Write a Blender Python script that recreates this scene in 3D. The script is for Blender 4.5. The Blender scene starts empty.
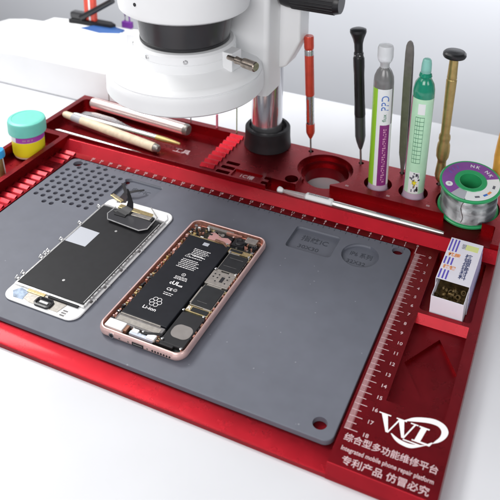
# Studio close-up: red aluminium repair platform with phones, tools and a microscope.
# Everything is laid out in centimetres and scaled to metres at the end.
import bpy, bmesh, math, random
from mathutils import Vector, Matrix
random.seed(7)
R = math.radians
sc = bpy.context.scene
COL = sc.collection
PI = math.pi

# ------------------------------------------------------------------ materials
def mat(name, col, rough=.5, metal=0., var=0., vscale=1.5, bump=0., bscale=20., trans=0., rvar=0.,
        coat=0., emit=None, ior=None, alpha=None, sheen=0., aniso=0., col2=None, spec=None):
    m = bpy.data.materials.new(name); m.use_nodes = True
    nt = m.node_tree; b = nt.nodes['Principled BSDF']; L = nt.links
    c = (col[0], col[1], col[2], 1)
    b.inputs['Base Color'].default_value = c
    b.inputs['Roughness'].default_value = rough
    b.inputs['Metallic'].default_value = metal
    b.inputs['Transmission Weight'].default_value = trans
    b.inputs['Coat Weight'].default_value = coat
    b.inputs['Coat Roughness'].default_value = .12
    if spec is not None: b.inputs['Specular IOR Level'].default_value = spec
    if ior: b.inputs['IOR'].default_value = ior
    if aniso: b.inputs['Anisotropic'].default_value = aniso
    tc = nt.nodes.new('ShaderNodeTexCoord')
    def noise(s, det=4.):
        n = nt.nodes.new('ShaderNodeTexNoise'); n.inputs['Scale'].default_value = s*100
        n.inputs['Detail'].default_value = det
        L.new(tc.outputs['Object'], n.inputs['Vector']); return n
    if var or col2:
        n = noise(vscale); r = nt.nodes.new('ShaderNodeValToRGB')
        r.color_ramp.elements[0].position = .3; r.color_ramp.elements[1].position = .7
        if col2: a, d = col, col2
        else:
            a = [max(0, x*(1-var)) for x in col]; d = [min(1, x*(1+var)) for x in col]
        r.color_ramp.elements[0].color = (*a, 1); r.color_ramp.elements[1].color = (*d, 1)
        L.new(n.outputs['Fac'], r.inputs['Fac']); L.new(r.outputs['Color'], b.inputs['Base Color'])
    if rvar:
        n = noise(vscale*2.3, 6); mp = nt.nodes.new('ShaderNodeMapRange')
        mp.inputs['To Min'].default_value = max(.02, rough-rvar); mp.inputs['To Max'].default_value = min(1, rough+rvar)
        L.new(n.outputs['Fac'], mp.inputs['Value']); L.new(mp.outputs['Result'], b.inputs['Roughness'])
    if bump:
        n = noise(bscale, 3); bp = nt.nodes.new('ShaderNodeBump')
        bp.inputs['Strength'].default_value = bump; bp.inputs['Distance'].default_value = .0002
        L.new(n.outputs['Fac'], bp.inputs['Height']); L.new(bp.outputs['Normal'], b.inputs['Normal'])
    return m

RED = mat('anodised_red', (.30, .009, .017), .29, .95, var=.10, vscale=.4, bump=.45, bscale=70, rvar=.09, coat=.12)
PRINT = mat('pale_print', (.62, .44, .46), .55)
WHITEPRINT = mat('white_print', (.86, .84, .85), .5)
MATG = mat('silicone_grey', (.120, .128, .158), .52, var=.05, vscale=.7, bump=.25, bscale=60, rvar=.06)
def specks(m, col, scale, thr, amt):
    nt = m.node_tree; L = nt.links; b = nt.nodes['Principled BSDF']; tc = nt.nodes.new('ShaderNodeTexCoord')
    v = nt.nodes.new('ShaderNodeTexVoronoi'); v.inputs['Scale'].default_value = scale*100; L.new(tc.outputs['Object'], v.inputs['Vector'])
    c = nt.nodes.new('ShaderNodeMapRange'); c.inputs['From Min'].default_value = thr; c.inputs['From Max'].default_value = thr*.6; c.inputs['To Max'].default_value = amt
    L.new(v.outputs['Distance'], c.inputs['Value'])
    n = nt.nodes.new('ShaderNodeTexNoise'); n.inputs['Scale'].default_value = scale*30; L.new(tc.outputs['Object'], n.inputs['Vector'])
    g = nt.nodes.new('ShaderNodeMath'); g.operation = 'GREATER_THAN'; g.inputs[1].default_value = .58; L.new(n.outputs['Fac'], g.inputs[0])
    mu = nt.nodes.new('ShaderNodeMath'); mu.operation = 'MULTIPLY'; L.new(c.outputs['Result'], mu.inputs[0]); L.new(g.outputs[0], mu.inputs[1])
    mx = nt.nodes.new('ShaderNodeMix'); mx.data_type = 'RGBA'; mx.inputs[7].default_value = (*col, 1)
    src = b.inputs['Base Color'].links[0].from_socket; L.new(src, mx.inputs[6]); L.new(mu.outputs[0], mx.inputs[0]); L.new(mx.outputs[2], b.inputs['Base Color'])
specks(MATG, (.42, .43, .46), 1.5, .11, .35)
MATPR = mat('mat_print', (.045, .05, .065), .6)
WHITEPL = mat('white_plastic', (.80, .81, .82), .38, var=.02, vscale=.3, rvar=.05)
WHITEGL = mat('white_gloss', (.84, .85, .85), .22, rvar=.05)
BLACKPL = mat('black_plastic', (.012, .012, .014), .35, var=.2, bump=.15, bscale=30)
BLACKSAT = mat('black_satin', (.014, .014, .016), .5, spec=.3, var=.15, bump=.1, bscale=40)
GREYCONE = mat('dark_grey_paint', (.035, .035, .038), .24, rvar=.05)
CHROME = mat('chrome', (.72, .72, .75), .16, .9)
STEEL = mat('brushed_steel', (.60, .60, .60), .26, 1., var=.08, vscale=3, rvar=.08)
DKSTEEL = mat('grey_steel', (.25, .235, .22), .42, .6, var=.12, vscale=2)
BRASS = mat('brass', (.52, .39, .16), .42, .9, var=.12, vscale=2, rvar=.08)
AMBER = mat('amber_lacquer', (.72, .36, .06), .3, .35, var=.1)
ROSE = mat('rose_gold', (.88, .60, .56), .36, .65, var=.05, vscale=2)
ROSEIN = mat('rose_gold_inside', (.72, .36, .28), .4, .8, var=.25, vscale=4)
COPPER = mat('copper_flex', (.34, .18, .12), .35, .6, var=.35, vscale=5)
GOLD = mat('gold_contact', (.72, .58, .30), .3, .9, var=.2, vscale=6)
BATT = mat('battery_wrap', (.010, .011, .015), .36, var=.15, bump=.12, bscale=8, spec=.25)
PCB = mat('board_black', (.020, .024, .022), .42, var=.5, vscale=6)
CHIP = mat('chip_epoxy', (.013, .014, .016), .45, spec=.3, var=.2, bump=.2, bscale=30)
SHIELD = mat('tin_shield', (.50, .47, .43), .34, .85, var=.15, vscale=4)
TAPE = mat('grey_tape', (.20, .19, .19), .30, .3, var=.3, vscale=3)
LCDBACK = mat('lcd_back_film', (.014, .014, .016), .5, spec=.25, var=.12, vscale=2, rvar=.05)
LIGHTTAG = mat('light_grey_foil', (.50, .52, .57), .4, .2)
FRAMEM = mat('panel_frame_metal', (.60, .60, .60), .33, .7, var=.2, vscale=5)
LIME = mat('lime_label', (.30, .62, .03), .38, coat=.4)
PURPLE = mat('purple_label', (.23, .025, .19), .38, coat=.4)
MAGENTA = mat('magenta_label', (.42, .02, .16), .4)
LABELW = mat('white_label', (.82, .85, .86), .36, coat=.4)
LABELG = mat('pale_green_label', (.50, .80, .56), .36, coat=.4, var=.04)
DKGREENINK = mat('dark_green_ink', (.03, .20, .10), .5)
BLUEINK = mat('blue_ink', (.05, .17, .55), .5)
GREYINK = mat('grey_ink', (.12, .13, .16), .5)
NAVYINK = mat('navy_ink', (.035, .05, .16), .5)
VIOLET = mat('violet_print', (.12, .08, .52), .45)
ORANGE = mat('orange_print', (.80, .30, .08), .5)
YELLOWP = mat('yellow_print', (.72, .78, .30), .5)
GREYPASTE = mat('grey_paste_tube', (.17, .17, .17), .28, coat=.6, var=.08)
GREENPL = mat('green_glossy_plastic', (.008, .25, .15), .18, coat=.7, var=.08)
TRANSW = mat('frosted_cap', (.88, .90, .92), .3, trans=.45, ior=1.4)
TRANSAQ = mat('aqua_cap', (.35, .75, .66), .25, trans=.4, ior=1.4)
TRANSPK = mat('clear_pinkish_base', (.80, .62, .78), .25, trans=.35, ior=1.4)
CLEAR = mat('clear_plastic', (.92, .92, .93), .12, trans=.75, ior=1.4)
SPOOLG = mat('spool_green', (.03, .36, .13), .3, coat=.3)
SPOOLPUR = mat('spool_purple_label', (.24, .07, .33), .4, var=.12, vscale=.8)
TEAL = mat('teal_lid', (.17, .62, .52), .45, var=.04)
YELLOW = mat('yellow_label', (.85, .74, .02), .42)
JARPL = mat('jar_white', (.72, .62, .42), .35)
LAVENDER = mat('label_purple', (.40, .06, .42), .42)
REDPL = mat('orange_red_enamel', (.62, .06, .03), .3, .3, coat=.3, var=.1)
WOOD = mat('pale_wood', (.70, .58, .42), .55, var=.12, vscale=2)
PINKW = mat('pearl_pink_metal', (.80, .64, .62), .22, .55)
CARD = mat('white_card', (.80, .78, .86), .6, var=.015)
KRAFT = mat('brass_coils', (.13, .085, .03), .5, .4, var=.7, vscale=2.5)
BLUEPL = mat('blue_pad', (.03, .10, .30), .5)
BLUECAP = mat('blue_cap', (.03, .34, .72), .35)
PURPLUG = mat('purple_plug', (.13, .02, .22), .4)
TABLE = mat('white_table', (.64, .65, .68), .45, var=.03, vscale=.12, bump=.15, bscale=25, rvar=.08)
WALLM = mat('pale_grey_wall', (.68, .695, .735), .8, var=.02, vscale=.03)

def solder_mat():
    m = mat('solder_wire', (.42, .43, .44), .2, 1., var=.12, vscale=.6)
    nt = m.node_tree; b = nt.nodes['Principled BSDF']; L = nt.links
    tc = nt.nodes.new('ShaderNodeTexCoord'); w = nt.nodes.new('ShaderNodeTexWave')
    w.bands_direction = 'Z'; w.inputs['Scale'].default_value = 900; w.inputs['Distortion'].default_value = .6
    L.new(tc.outputs['Object'], w.inputs['Vector'])
    bp = nt.nodes.new('ShaderNodeBump'); bp.inputs['Strength'].default_value = .35; bp.inputs['Distance'].default_value = .0003
    L.new(w.outputs['Fac'], bp.inputs['Height']); L.new(bp.outputs['Normal'], b.inputs['Normal'])
    return m
SOLDER = solder_mat()

# ------------------------------------------------------------------ mesh helpers
class MB:
    """collects shapes, each with its material, and links them as one mesh object"""
    def __init__(s): s.v = []; s.f = []; s.m = []; s.mats = []
    def mi(s, m):
        if m not in s.mats: s.mats.append(m)
        return s.mats.index(m)
    def add(s, vs, fs, m, M=None):
        o = len(s.v); k = s.mi(m)
        for v in vs:
            v = Vector(v)
            if M is not None: v = M @ v
            s.v.append(v)
        for f in fs: s.f.append([i+o for i in f]); s.m.append(k)
        return s
    def box(s, x0, x1, y0, y1, z0, z1, m, bev=0., M=None, seg=2):
        bm = bmesh.new(); bmesh.ops.create_cube(bm, size=1)
        for v in bm.verts: v.co = Vector(((x0+x1)/2+v.co.x*(x1-x0), (y0+y1)/2+v.co.y*(y1-y0), (z0+z1)/2+v.co.z*(z1-z0)))
        if bev: bmesh.ops.bevel(bm, geom=list(bm.edges), offset=bev, segments=seg, affect='EDGES', profile=.5)
        bm.verts.index_update()
        s.add([v.co.copy() for v in bm.verts], [[v.index for v in f.verts] for f in bm.faces], m, M); bm.free(); return s
    def lathe(s, prof, m, M=None, n=48, a0=0., a1=2*PI, ms=None):
        """prof: (r, z) pairs going up; ms: optional material per segment"""
        full = abs(a1-a0-2*PI) < 1e-6; k = n if full else n+1
        base = len(s.v)
        for (r, z) in prof:
            for i in range(k):
                a = a0+(a1-a0)*i/n; v = Vector((r*math.cos(a), r*math.sin(a), z))
                s.v.append(M @ v if M is not None else v)
        for j in range(len(prof)-1):
            mm = s.mi(ms[j] if ms else m)
            if prof[j][0] < 1e-6 and prof[j+1][0] < 1e-6: continue
            for i in range(n):
                i2 = (i+1) % k
                a = base+j*k+i; b = base+j*k+i2; c = base+(j+1)*k+i2; d = base+(j+1)*k+i
                s.f.append([a, b, c, d]); s.m.append(mm)
        return s
    def rod(s, p0, p1, prof, m, n=24, ms=None):
        """prof along the axis: (radius, t 0..1)"""
        p0 = Vector(p0); p1 = Vector(p1); d = p1-p0; L_ = d.length
        M = Matrix.Translation(p0) @ d.to_track_quat('Z', 'Y').to_matrix().to_4x4()
        return s.lathe([(0, prof[0][1]*L_)]+[(r, t*L_) for r, t in prof]+[(0, prof[-1][1]*L_)], m, M, n, ms=([ms[0]]+ms+[ms[-1]]) if ms else None)
    def tube(s, pts, r, m, n=8, rr=None):
        pts = [Vector(p) for p in pts]; base = len(s.v); N = len(pts)
        for i, p in enumerate(pts):
            t = (pts[min(i+1, N-1)]-pts[max(i-1, 0)]).normalized()
            q = t.to_track_quat('Z', 'Y'); q_r = rr[i] if rr else r
            for k in range(n):
                a = 2*PI*k/n; s.v.append(p+q @ Vector((q_r*math.cos(a), q_r*math.sin(a), 0)))
        mm = s.mi(m)
        for i in range(N-1):
            for k in range(n):
                s.f.append([base+i*n+k, base+i*n+(k+1) % n, base+(i+1)*n+(k+1) % n, base+(i+1)*n+k]); s.m.append(mm)
        s.f.append([base+k for k in range(n)][::-1]); s.m.append(mm)
        s.f.append([base+(N-1)*n+k for k in range(n)]); s.m.append(mm); return s
    def prism(s, out, z0, z1, m, M=None, axis='z', bev=0.):
        """outline extruded along an axis; for axis x the outline is (y, z)"""
        n = len(out)
        def P(a, b, h): return (a, b, h) if axis == 'z' else ((h, a, b) if axis == 'x' else (a, h, b))
        if bev and axis == 'z':
            cx = sum(p[0] for p in out)/n; cy = sum(p[1] for p in out)/n
            def ins(d):
                r = []
                for i in range(n):
                    a = Vector(out[i-1]); b = Vector(out[i]); c = Vector(out[(i+1) % n])
                    n1 = Vector((b.y-a.y, a.x-b.x)).normalized(); n2 = Vector((c.y-b.y, b.x-c.x)).normalized()
                    q = (n1+n2)
                    q = q.normalized() if q.length > 1e-6 else n1
                    r.append((b.x-q.x*d, b.y-q.y*d))
                return r
            loops = [(out, z0), (out, z1-bev), (ins(bev*.3), z1-bev*.3), (ins(bev), z1)]
        else: loops = [(out, z0), (out, z1)]
        vs = []; fs = []
        for o, z in loops: vs += [P(p[0], p[1], z) for p in o]
        for j in range(len(loops)-1):
            for i in range(n): fs.append([j*n+i, j*n+(i+1) % n, (j+1)*n+(i+1) % n, (j+1)*n+i])
        fs.append(list(range(n))[::-1]); fs.append([(len(loops)-1)*n+i for i in range(n)])
        return s.add(vs, fs, m, M)
    def sweep(s, w, h, r, prof, m, cap=True, M=None, seg=8, ms=None):
        """rounded-rectangle loops: prof = (inset, z)"""
        base = len(s.v); k = 0
        for (ins, z) in prof:
            o = rrect(0, 0, w-2*ins, h-2*ins, max(.02, r-ins), seg); k = len(o)
            for p in o:
                v = Vector((p[0], p[1], z)); s.v.append(M @ v if M is not None else v)
        for j in range(len(prof)-1):
            mm = s.mi(ms[j] if ms else m)
            for i in range(k): s.f.append([base+j*k+i, base+j*k+(i+1) % k, base+(j+1)*k+(i+1) % k, base+(j+1)*k+i]); s.m.append(mm)
        s.f.append([base+i for i in range(k)][::-1]); s.m.append(s.mi(ms[0] if ms else m))
        if cap: s.f.append([base+(len(prof)-1)*k+i for i in range(k)]); s.m.append(s.mi(ms[-1] if ms else m))
        return s
    def build(s, name, parent=None, loc=(0, 0, 0), rot=(0, 0, 0), smooth=35, fix=True):
        me = bpy.data.meshes.new(name); me.from_pydata([tuple(v) for v in s.v], [], s.f); me.validate(); 
        for m in s.mats: me.materials.append(m)
        if len(me.polygons) == len(s.m): me.polygons.foreach_set('material_index', s.m)
        if fix:
            bm = bmesh.new(); bm.from_mesh(me); bmesh.ops.remove_doubles(bm, verts=bm.verts, dist=1e-5)
            bmesh.ops.recalc_face_normals(bm, faces=bm.faces); bm.to_mesh(me); bm.free()
        me.shade_smooth(); me.set_sharp_from_angle(angle=R(smooth))
        o = bpy.data.objects.new(name, me); COL.objects.link(o)
        if name != 'cutter' and len(me.polygons) < 20000: weighted(o); o.location = loc; o.rotation_euler = rot
        if parent: o.parent = parent
        return o

def rrect(cx, cy, w, h, r, seg=6):
    o = []
    for (sx, sy, a0) in ((1, -1, -90), (1, 1, 0), (-1, 1, 90), (-1, -1, 180)):
        for i in range(seg+1):
            a = R(a0+90*i/seg); o.append((cx+sx*(w/2-r)+r*math.cos(a), cy+sy*(h/2-r)+r*math.sin(a)))
    return o
def rr2(x0, x1, y0, y1, r, seg=5): return rrect((x0+x1)/2, (y0+y1)/2, x1-x0, y1-y0, r, seg)
def circle(cx, cy, r, n=40): return [(cx+r*math.cos(2*PI*i/n), cy+r*math.sin(2*PI*i/n)) for i in range(n)]

def tag(o, label=None, cat=None, group=None, kind=None):
    if label: o['label'] = label
    if cat: o['category'] = cat
    if group: o['group'] = group
    if kind: o['kind'] = kind
    return o
def thing(name, label, cat, loc=(0, 0, 0), rot=(0, 0, 0), group=None):
    o = bpy.data.objects.new(name, None); COL.objects.link(o); o.location = loc; o.rotation_euler = rot
    o.empty_display_size = .01
    return tag(o, label, cat, group)

def boolean(o, cutters, op='DIFFERENCE'):
    """apply boolean operations with the given cutter MBs"""
    for c in cutters:
        oc = c.build('cutter') if isinstance(c, MB) else c
        md = o.modifiers.new('b', 'BOOLEAN'); md.object = oc; md.operation = op; md.solver = 'EXACT'
        dg = bpy.context.evaluated_depsgraph_get(); dg.update()
        me = bpy.data.meshes.new_from_object(o.evaluated_get(dg)); o.modifiers.clear(); old = o.data; o.data = me
        bpy.data.objects.remove(oc); bpy.data.meshes.remove(old)
def bevel(o, w, seg=2, ang=35):
    md = o.modifiers.new('v', 'BEVEL'); md.width = w; md.segments = seg; md.limit_method = 'ANGLE'; md.angle_limit = R(ang)
    md.use_clamp_overlap = True; md.harden_normals = False
    dg = bpy.context.evaluated_depsgraph_get(); dg.update()
    me = bpy.data.meshes.new_from_object(o.evaluated_get(dg)); o.modifiers.clear(); o.data = me
    me.shade_smooth(); me.set_sharp_from_angle(angle=R(50)); weighted(o)
def weighted(o):
    md = o.modifiers.new('w', 'WEIGHTED_NORMAL'); md.keep_sharp = True; md.weight = 100
    dg = bpy.context.evaluated_depsgraph_get(); dg.update()
    me = bpy.data.meshes.new_from_object(o.evaluated_get(dg)); o.modifiers.clear(); o.data = me

# ---- lettering: text turned into thin solid glyphs collected in one MB
_tc = {}
def glyphs(body, size, depth=.008, align='CENTER', bold=0., spacing=1.):
    key = (body, size, depth, align, bold, spacing)
    if key in _tc: return _tc[key]
    c = bpy.data.curves.new('txt', 'FONT'); c.body = body; c.size = size; c.align_x = align; c.align_y = 'CENTER'
    c.extrude = depth/2; c.resolution_u = 3; c.offset = bold; c.space_character = spacing
    o = bpy.data.objects.new('txt', c); COL.objects.link(o)
    dg = bpy.context.evaluated_depsgraph_get(); dg.update()
    me = bpy.data.meshes.new_from_object(o.evaluated_get(dg))
    r = ([v.co.copy() for v in me.vertices], [list(f.vertices) for f in me.polygons])
    bpy.data.objects.remove(o); bpy.data.meshes.remove(me); bpy.data.curves.remove(c)
    _tc[key] = r; return r
def letter(mb, body, size, m, pos, rz=0., M=None, sx=1., shear=0., **kw):
    vs, fs = glyphs(body, size, **kw)
    T = Matrix.Translation(Vector(pos)) @ Matrix.Rotation(rz, 4, 'Z') @ Matrix(((sx, shear, 0, 0), (0, 1, 0, 0), (0, 0, 1, 0), (0, 0, 0, 1)))
    if M is not None: T = M @ T
    mb.add(vs, fs, m, T)
def wrap_letter(mb, body, size, m, r, ang, z, rz=0., sx=1., **kw):
    """letters bent round a vertical cylinder of radius r, centred at angle ang and height z"""
    vs, fs = glyphs(body, size, **kw); out = []
    c, s_ = math.cos(rz), math.sin(rz)
    for v in vs:
        x = (v.x*sx*c-v.y*s_); y = (v.x*sx*s_+v.y*c); a = ang+x/r; q = r+v.z+.016
        out.append((q*math.cos(a), q*math.sin(a), z+y))
    mb.add(out, fs, m)
def patch(mb, r, a0, a1, z0, z1, m, n=14):
    """thin curved label patch on a cylinder"""
    vs = []; fs = []
    for i in range(n+1):
        a = a0+(a1-a0)*i/n
        for (q, z) in ((r, z0), (r, z1)): vs.append((q*math.cos(a), q*math.sin(a), z))
    for i in range(n): fs.append([2*i, 2*i+2, 2*i+3, 2*i+1])
    mb.add(vs, fs, m)

# ================================================================== SETTING
TZ = -1.0    # table top height
t = MB(); t.box(-170, 90, -75, 25.2, TZ-3, TZ, TABLE, bev=.12); tt = t.build('table_top'); tag(tt, kind='structure')
w = MB(); w.box(-260, 160, 62, 64, -80, 36, WALLM); tag(w.build('back_wall'), kind='structure')

# ================================================================== RED REPAIR TRAY
tray = thing('repair_tray', 'large glossy red anodised aluminium tool platform holding the grey mat and tools', 'tool tray', (0, 0, TZ))
UP = 1.1
b = MB(); b.prism([(-20.84, TZ), (-20.84, -.70), (-20.72, -.62), (-19.6, -.36), (.47, -.36), (.52, 0), (1.25, 0), (2.03, .76), (2.12, .8), (2.3, .8), (2.32, UP),
                   (10.4, UP), (10.5, UP-.1), (10.5, TZ)], -40.0, -.12, RED, axis='x')
body = b.build('tray_body')
u = MB(); u.prism([(-20.86, TZ), (-20.86, -.62), (-20.6, -.05), (-20.52, 0), (1.25, 0), (2.03, .76), (2.12, .8), (2.3, .8), (2.32, UP), (10.4, UP), (10.5, UP-.1), (10.5, TZ)], -.13, 6.15, RED, axis='x')
l = MB(); l.box(-40.0, -35.85, -20.9, 2.31, TZ, UP-.002, RED)
k = MB(); k.box(-35.9, -33.98, -20.85, 1.0, TZ, .0, RED)
boolean(body, [u, l, k], 'UNION')
cut = []
def C(f):
    m_ = MB(); f(m_); cut.append(m_)
C(lambda m: m.prism(rr2(-39.6, -36.4, -20.0, 1.75, .35), -.1, 3, RED))
C(lambda m: m.prism(rr2(-39.4, -20.9, 2.42, 9.7, .5), .12, 3, RED))
for i in range(3): C(lambda m, i=i: m.prism(rr2(-19.45+.12*i, -18.1+.12*i, 2.5+.85*i, 3.0+.85*i, .08, 2), .6, 3, RED))
C(lambda m: m.prism(rr2(-17.9, -15.1, 2.5, 3.75, .12, 2), .95, 3, RED))
for i in range(2): C(lambda m, i=i: m.prism(rr2(-14.85, -13.6, 2.45+.8*i, 2.9+.8*i, .08, 2), .6, 3, RED))
C(lambda m: m.prism(circle(-12.55, 4.35, .62, 24), .1, 3, RED))
C(lambda m: m.prism(circle(-10.35, 7.3, 2.62, 64), .62, 3, RED))
C(lambda m: m.prism(circle(-10.35, 7.3, 2.25, 64), .1, 3, RED))
C(lambda m: m.prism(circle(-10.35, 7.3, 1.85, 56), -3, 3, RED))
C(lambda m: m.prism(rr2(-14.3, -8.9, 2.25, 3.7, .15, 3), .38, 3, RED))
C(lambda m: m.prism(rr2(-11.9, -9.05, 3.0, 5.6, .15, 3), .38, 3, RED))
C(lambda m: m.prism(rr2(-9.3, 5.55, 2.25, 4.85, .2, 3), .38, 3, RED))
C(lambda m: m.prism(circle(-5.17, 7.0, 1.27, 40), .2, 3, RED))
C(lambda m: m.prism(circle(-1.93, 7.0, 1.30, 40), .2, 3, RED))
C(lambda m: m.prism(circle(2.85, 7.05, 2.72, 56), .30, 3, RED))
for (x, y) in ((-12.7, 9.75), (-7.6, 9.75), (-3.6, 9.7), (-.1, 9.3), (4.7, 9.4)): C(lambda m, x=x, y=y: m.prism(circle(x, y, .26, 16), .3, 3, RED))
C(lambda m: m.prism(rr2(1.75, 5.5, -6.15, 1.12, .3, 4), -.72, 3, RED))
C(lambda m: m.prism([(-15.05, 1), (-15.05, -.62), (-6.95, -.62), (-6.52, .02), (-6.52, 1)], 1.8, 5.45, RED, axis='x'))
C(lambda m: m.prism([(3.7, -7.85), (1.95, -10.9), (3.65, -13.4), (5.42, -10.6)], -.86, 1, RED))
boolean(body, cut)
bevel(body, .055, 2)
body.parent = tray; body.location = (0, 0, -TZ)
def tp(mb, name, **kw): return mb.build(name, tray, (0, 0, -TZ), **kw)
# slanting comb ridges along the left of the mat
for i in range(16):
    y = 1.0-.83*i-.35
    m_ = MB(); m_.prism([(y, .0), (y+.03, .04), (y+.36, .17), (y+.42, .16), (y+.42, .0)], -35.78, -34.15, RED, axis='x')
    if i != 3: tp(m_, 'comb_ridge')
# stepped rack of teeth at the right end of the tool recess
m_ = MB(); m_.box(-20.86, -20.3, 2.6, 9.5, .1, .95, RED, .05)
tp(m_, 'rack_rail')
for i in range(9):
    m_ = MB(); y = 2.7+.76*i; m_.prism([(y, .85), (y+.03, 1.08), (y+.42, 1.34), (y+.52, 1.32), (y+.52, .85)], -21.2, -19.75, RED, axis='x'); tp(m_, 'rack_tooth')
DULLP = mat('dull_print', (.46, .27, .28), .55)
# rulers: hatched band with ticks, digits
m_ = MB()
m_.box(.03, .36, -18.05, -.02, 0, .006, mat('ruler_hatch', (.34, .17, .18), .5, .3, var=.25, vscale=9))
for i in range(181):
    y = -i*.1; e = .86 if i % 10 == 0 else (.64 if i % 5 == 0 else .44)
    wd = .012 if i % 5 else .020
    m_.box(.05, e, y-wd, y+wd, .002, .012, PRINT if i % 5 == 0 else DULLP)
for i in range(19): letter(m_, str(i), .40, PRINT, (1.24 if i < 10 else 1.36, -i*1.0-.05, .008), bold=.012*.3)
for i in range(33):
    letter(m_, str(i), .36, PRINT, (-i*1.0, 1.00, .008), bold=.012*.3)
    m_.box(-i-.03, -i+.03, .55, .80, .001, .010, PRINT)
m_.box(-.03, .03, -.02, .75, .0015, .0115, PRINT)
tp(m_, 'ruler_marking')
# printed words on the lower right panel
def word(body_, size, pos, name='printed_lettering', **kw):
    q = MB(); letter(q, body_, size, PRINT, pos, **kw); tp(q, name)
word('综合型多功能维修平台', .60, (3.03, -18.62, .008), sx=.93, bold=.006)
word('Integrated mobile phone repair platform', .43, (3.02, -19.38, .008), sx=.77, bold=.005)
word('专利产品 仿冒必究', .60, (3.1, -20.13, .008), sx=1.02, bold=.006)
word('工具', .85, (-24.9, 5.75, .128), bold=.006, sx=1.1)
word('1C槽', .66, (-16.5, 3.05, .958), bold=.006)
for x in (-7.6, -3.8, -.25): word('≡', .5, (x, 5.4, UP+.008), 'printed_mark', sx=1.3)
m_ = MB()
def crescent(mb, outer, inner, z0, z1, m):
    n = min(len(outer), len(inner))
    def res(P, k=28):
        P = [Vector(p) for p in P]; d = [0]
        for a, b_ in zip(P, P[1:]): d.append(d[-1]+(b_-a).length)
        o = []
        for i in range(k+1):
            t_ = d[-1]*i/k; j = max(j for j in range(len(P)-1) if d[j] <= t_+1e-9)
            u_ = (t_-d[j])/(d[j+1]-d[j]); pm = P[max(j-1, 0)]; p0 = P[j]; p1 = P[j+1]; p2 = P[min(j+2, len(P)-1)]
            o.append(.5*((2*p0)+(p1-pm)*u_+(2*pm-5*p0+4*p1-p2)*u_*u_+(3*p0-pm-3*p1+p2)*u_**3))
        return o
    A = res(outer); B = res(inner); vs = []; fs = []; n = len(A)
    for a, b_ in zip(A, B): vs += [(a.x, a.y, z1), (b_.x, b_.y, z1), (a.x, a.y, z0), (b_.x, b_.y, z0)]
    for i in range(n-1):
        q = 4*i; fs += [[q, q+1, q+5, q+4], [q, q+4, q+6, q+2], [q+1, q+3, q+7, q+5]]
    mb.add(vs, fs, m)
crescent(m_, [(3.22, -16.03), (3.66, -15.62), (4.28, -15.34), (4.93, -15.20), (5.52, -15.36), (5.82, -15.78), (5.74, -16.28), (5.45, -16.70), (5.12, -16.95)],
         [(3.24, -16.06), (4.0, -15.80), (4.64, -15.62), (5.15, -15.62), (5.42, -15.88), (5.42, -16.30), (5.22, -16.72), (5.10, -16.95)], .002, .012, WHITEPRINT)
crescent(m_, [(2.70, -17.28), (3.05, -17.62), (3.51, -17.78), (4.07, -17.74), (4.80, -17.22)], [(2.74, -17.24), (3.22, -17.45), (3.74, -17.52), (4.2, -17.44), (4.80, -17.20)], .002, .012, WHITEPRINT)
for q, pl in enumerate(([(1.82, -16.1), (2.38, -17.3), (2.54, -17.3), (2.20, -16.1)], [(2.44, -17.3), (2.53, -17.3), (3.00, -16.1), (2.90, -16.1)], [(2.86, -16.1), (3.34, -17.3), (3.50, -17.3), (3.22, -16.1)],
                         [(3.40, -17.3), (3.49, -17.3), (3.94, -16.1), (3.84, -16.1)], [(1.66, -16.11), (2.40, -16.11), (2.40, -16.03), (1.66, -16.03)], [(2.74, -16.11), (3.38, -16.11), (3.38, -16.03), (2.74, -16.03)], [(3.62, -16.11), (4.08, -16.11), (4.08, -16.03), (3.62, -16.03)])):
    m_.prism(pl, .002, .0125+.0004*q, WHITEPRINT)
LPOLY = [(3.93, -17.14), (4.08, -17.14), (4.26, -16.15), (4.14, -16.13), (4.14, -16.04), (4.76, -16.04), (4.76, -16.13), (4.60, -16.15), (4.42, -17.10), (4.86, -17.10), (5.05, -16.9), (5.13, -16.9), (4.98, -17.22), (3.93, -17.22)][::-1]
m_.prism(LPOLY, .003, .0165, WHITEPRINT)
m_.box(3.45, 4.45, -17.42, -17.34, .002, .014, WHITEPRINT)
tp(m_, 'printed_logo')

# ================================================================== WORK MAT
wm = thing('work_mat', 'grey silicone work mat with punched holes and recesses lying in the red tray', 'work mat', (0, 0, -.35))
b = MB(); b.prism(rr2(-33.85, -.30, -19.4, .45, .62, 8), -.345, 0, MATG, bev=.05)
mo = b.build('mat_sheet'); cut = []
C(lambda m: m.prism(rr2(-9.95, -6.05, -3.5, -.45, .35, 5), -.31, 1, MATG))
C(lambda m: m.prism(circle(-3.95, -2.1, 1.5, 56), -.31, 1, MATG))
C(lambda m: m.prism(rr2(-26.95, -23.2, -3.5, -.4, .3, 5), -.31, 1, MATG))
for (x, y) in ((-32.8, -.35), (-1.33, -.3), (-1.38, -18.35)): C(lambda m, x=x, y=y: m.prism(circle(x, y, .46, 28), -1, 1, MATG))
hs = MB()
pts = [(-33.06+.78*i, -6.05+.74*j) for i in range(8) for j in range(8)]
pts += [(-31.6, -6.75), (-30.8, -6.75), (-30.6, -.12), (-29.8, -.12), (-32.1, -.12), (-26.9, -.75)]
pts = [q for q in pts if not (q[0] < -32.9 and q[1] > -1.0)]
for (x, y) in pts:
    m__ = circle(x, y, .225, 14); hs.prism(m__, -.6, 1, MATG)
cut.append(hs); boolean(mo, cut)
mo.data.shade_smooth(); mo.data.set_sharp_from_angle(angle=R(30)); weighted(mo)
mo.parent = wm; mo.location = (0, 0, .35)
m_ = MB()
letter(m_, '指纹IC', .80, MATPR, (-8.0, -1.55, -.302), sx=1.0, bold=.012*.3)
letter(m_, '30X30', .62, MATPR, (-8.2, -2.65, -.302), sx=1.1, bold=.012*.3)
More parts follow.
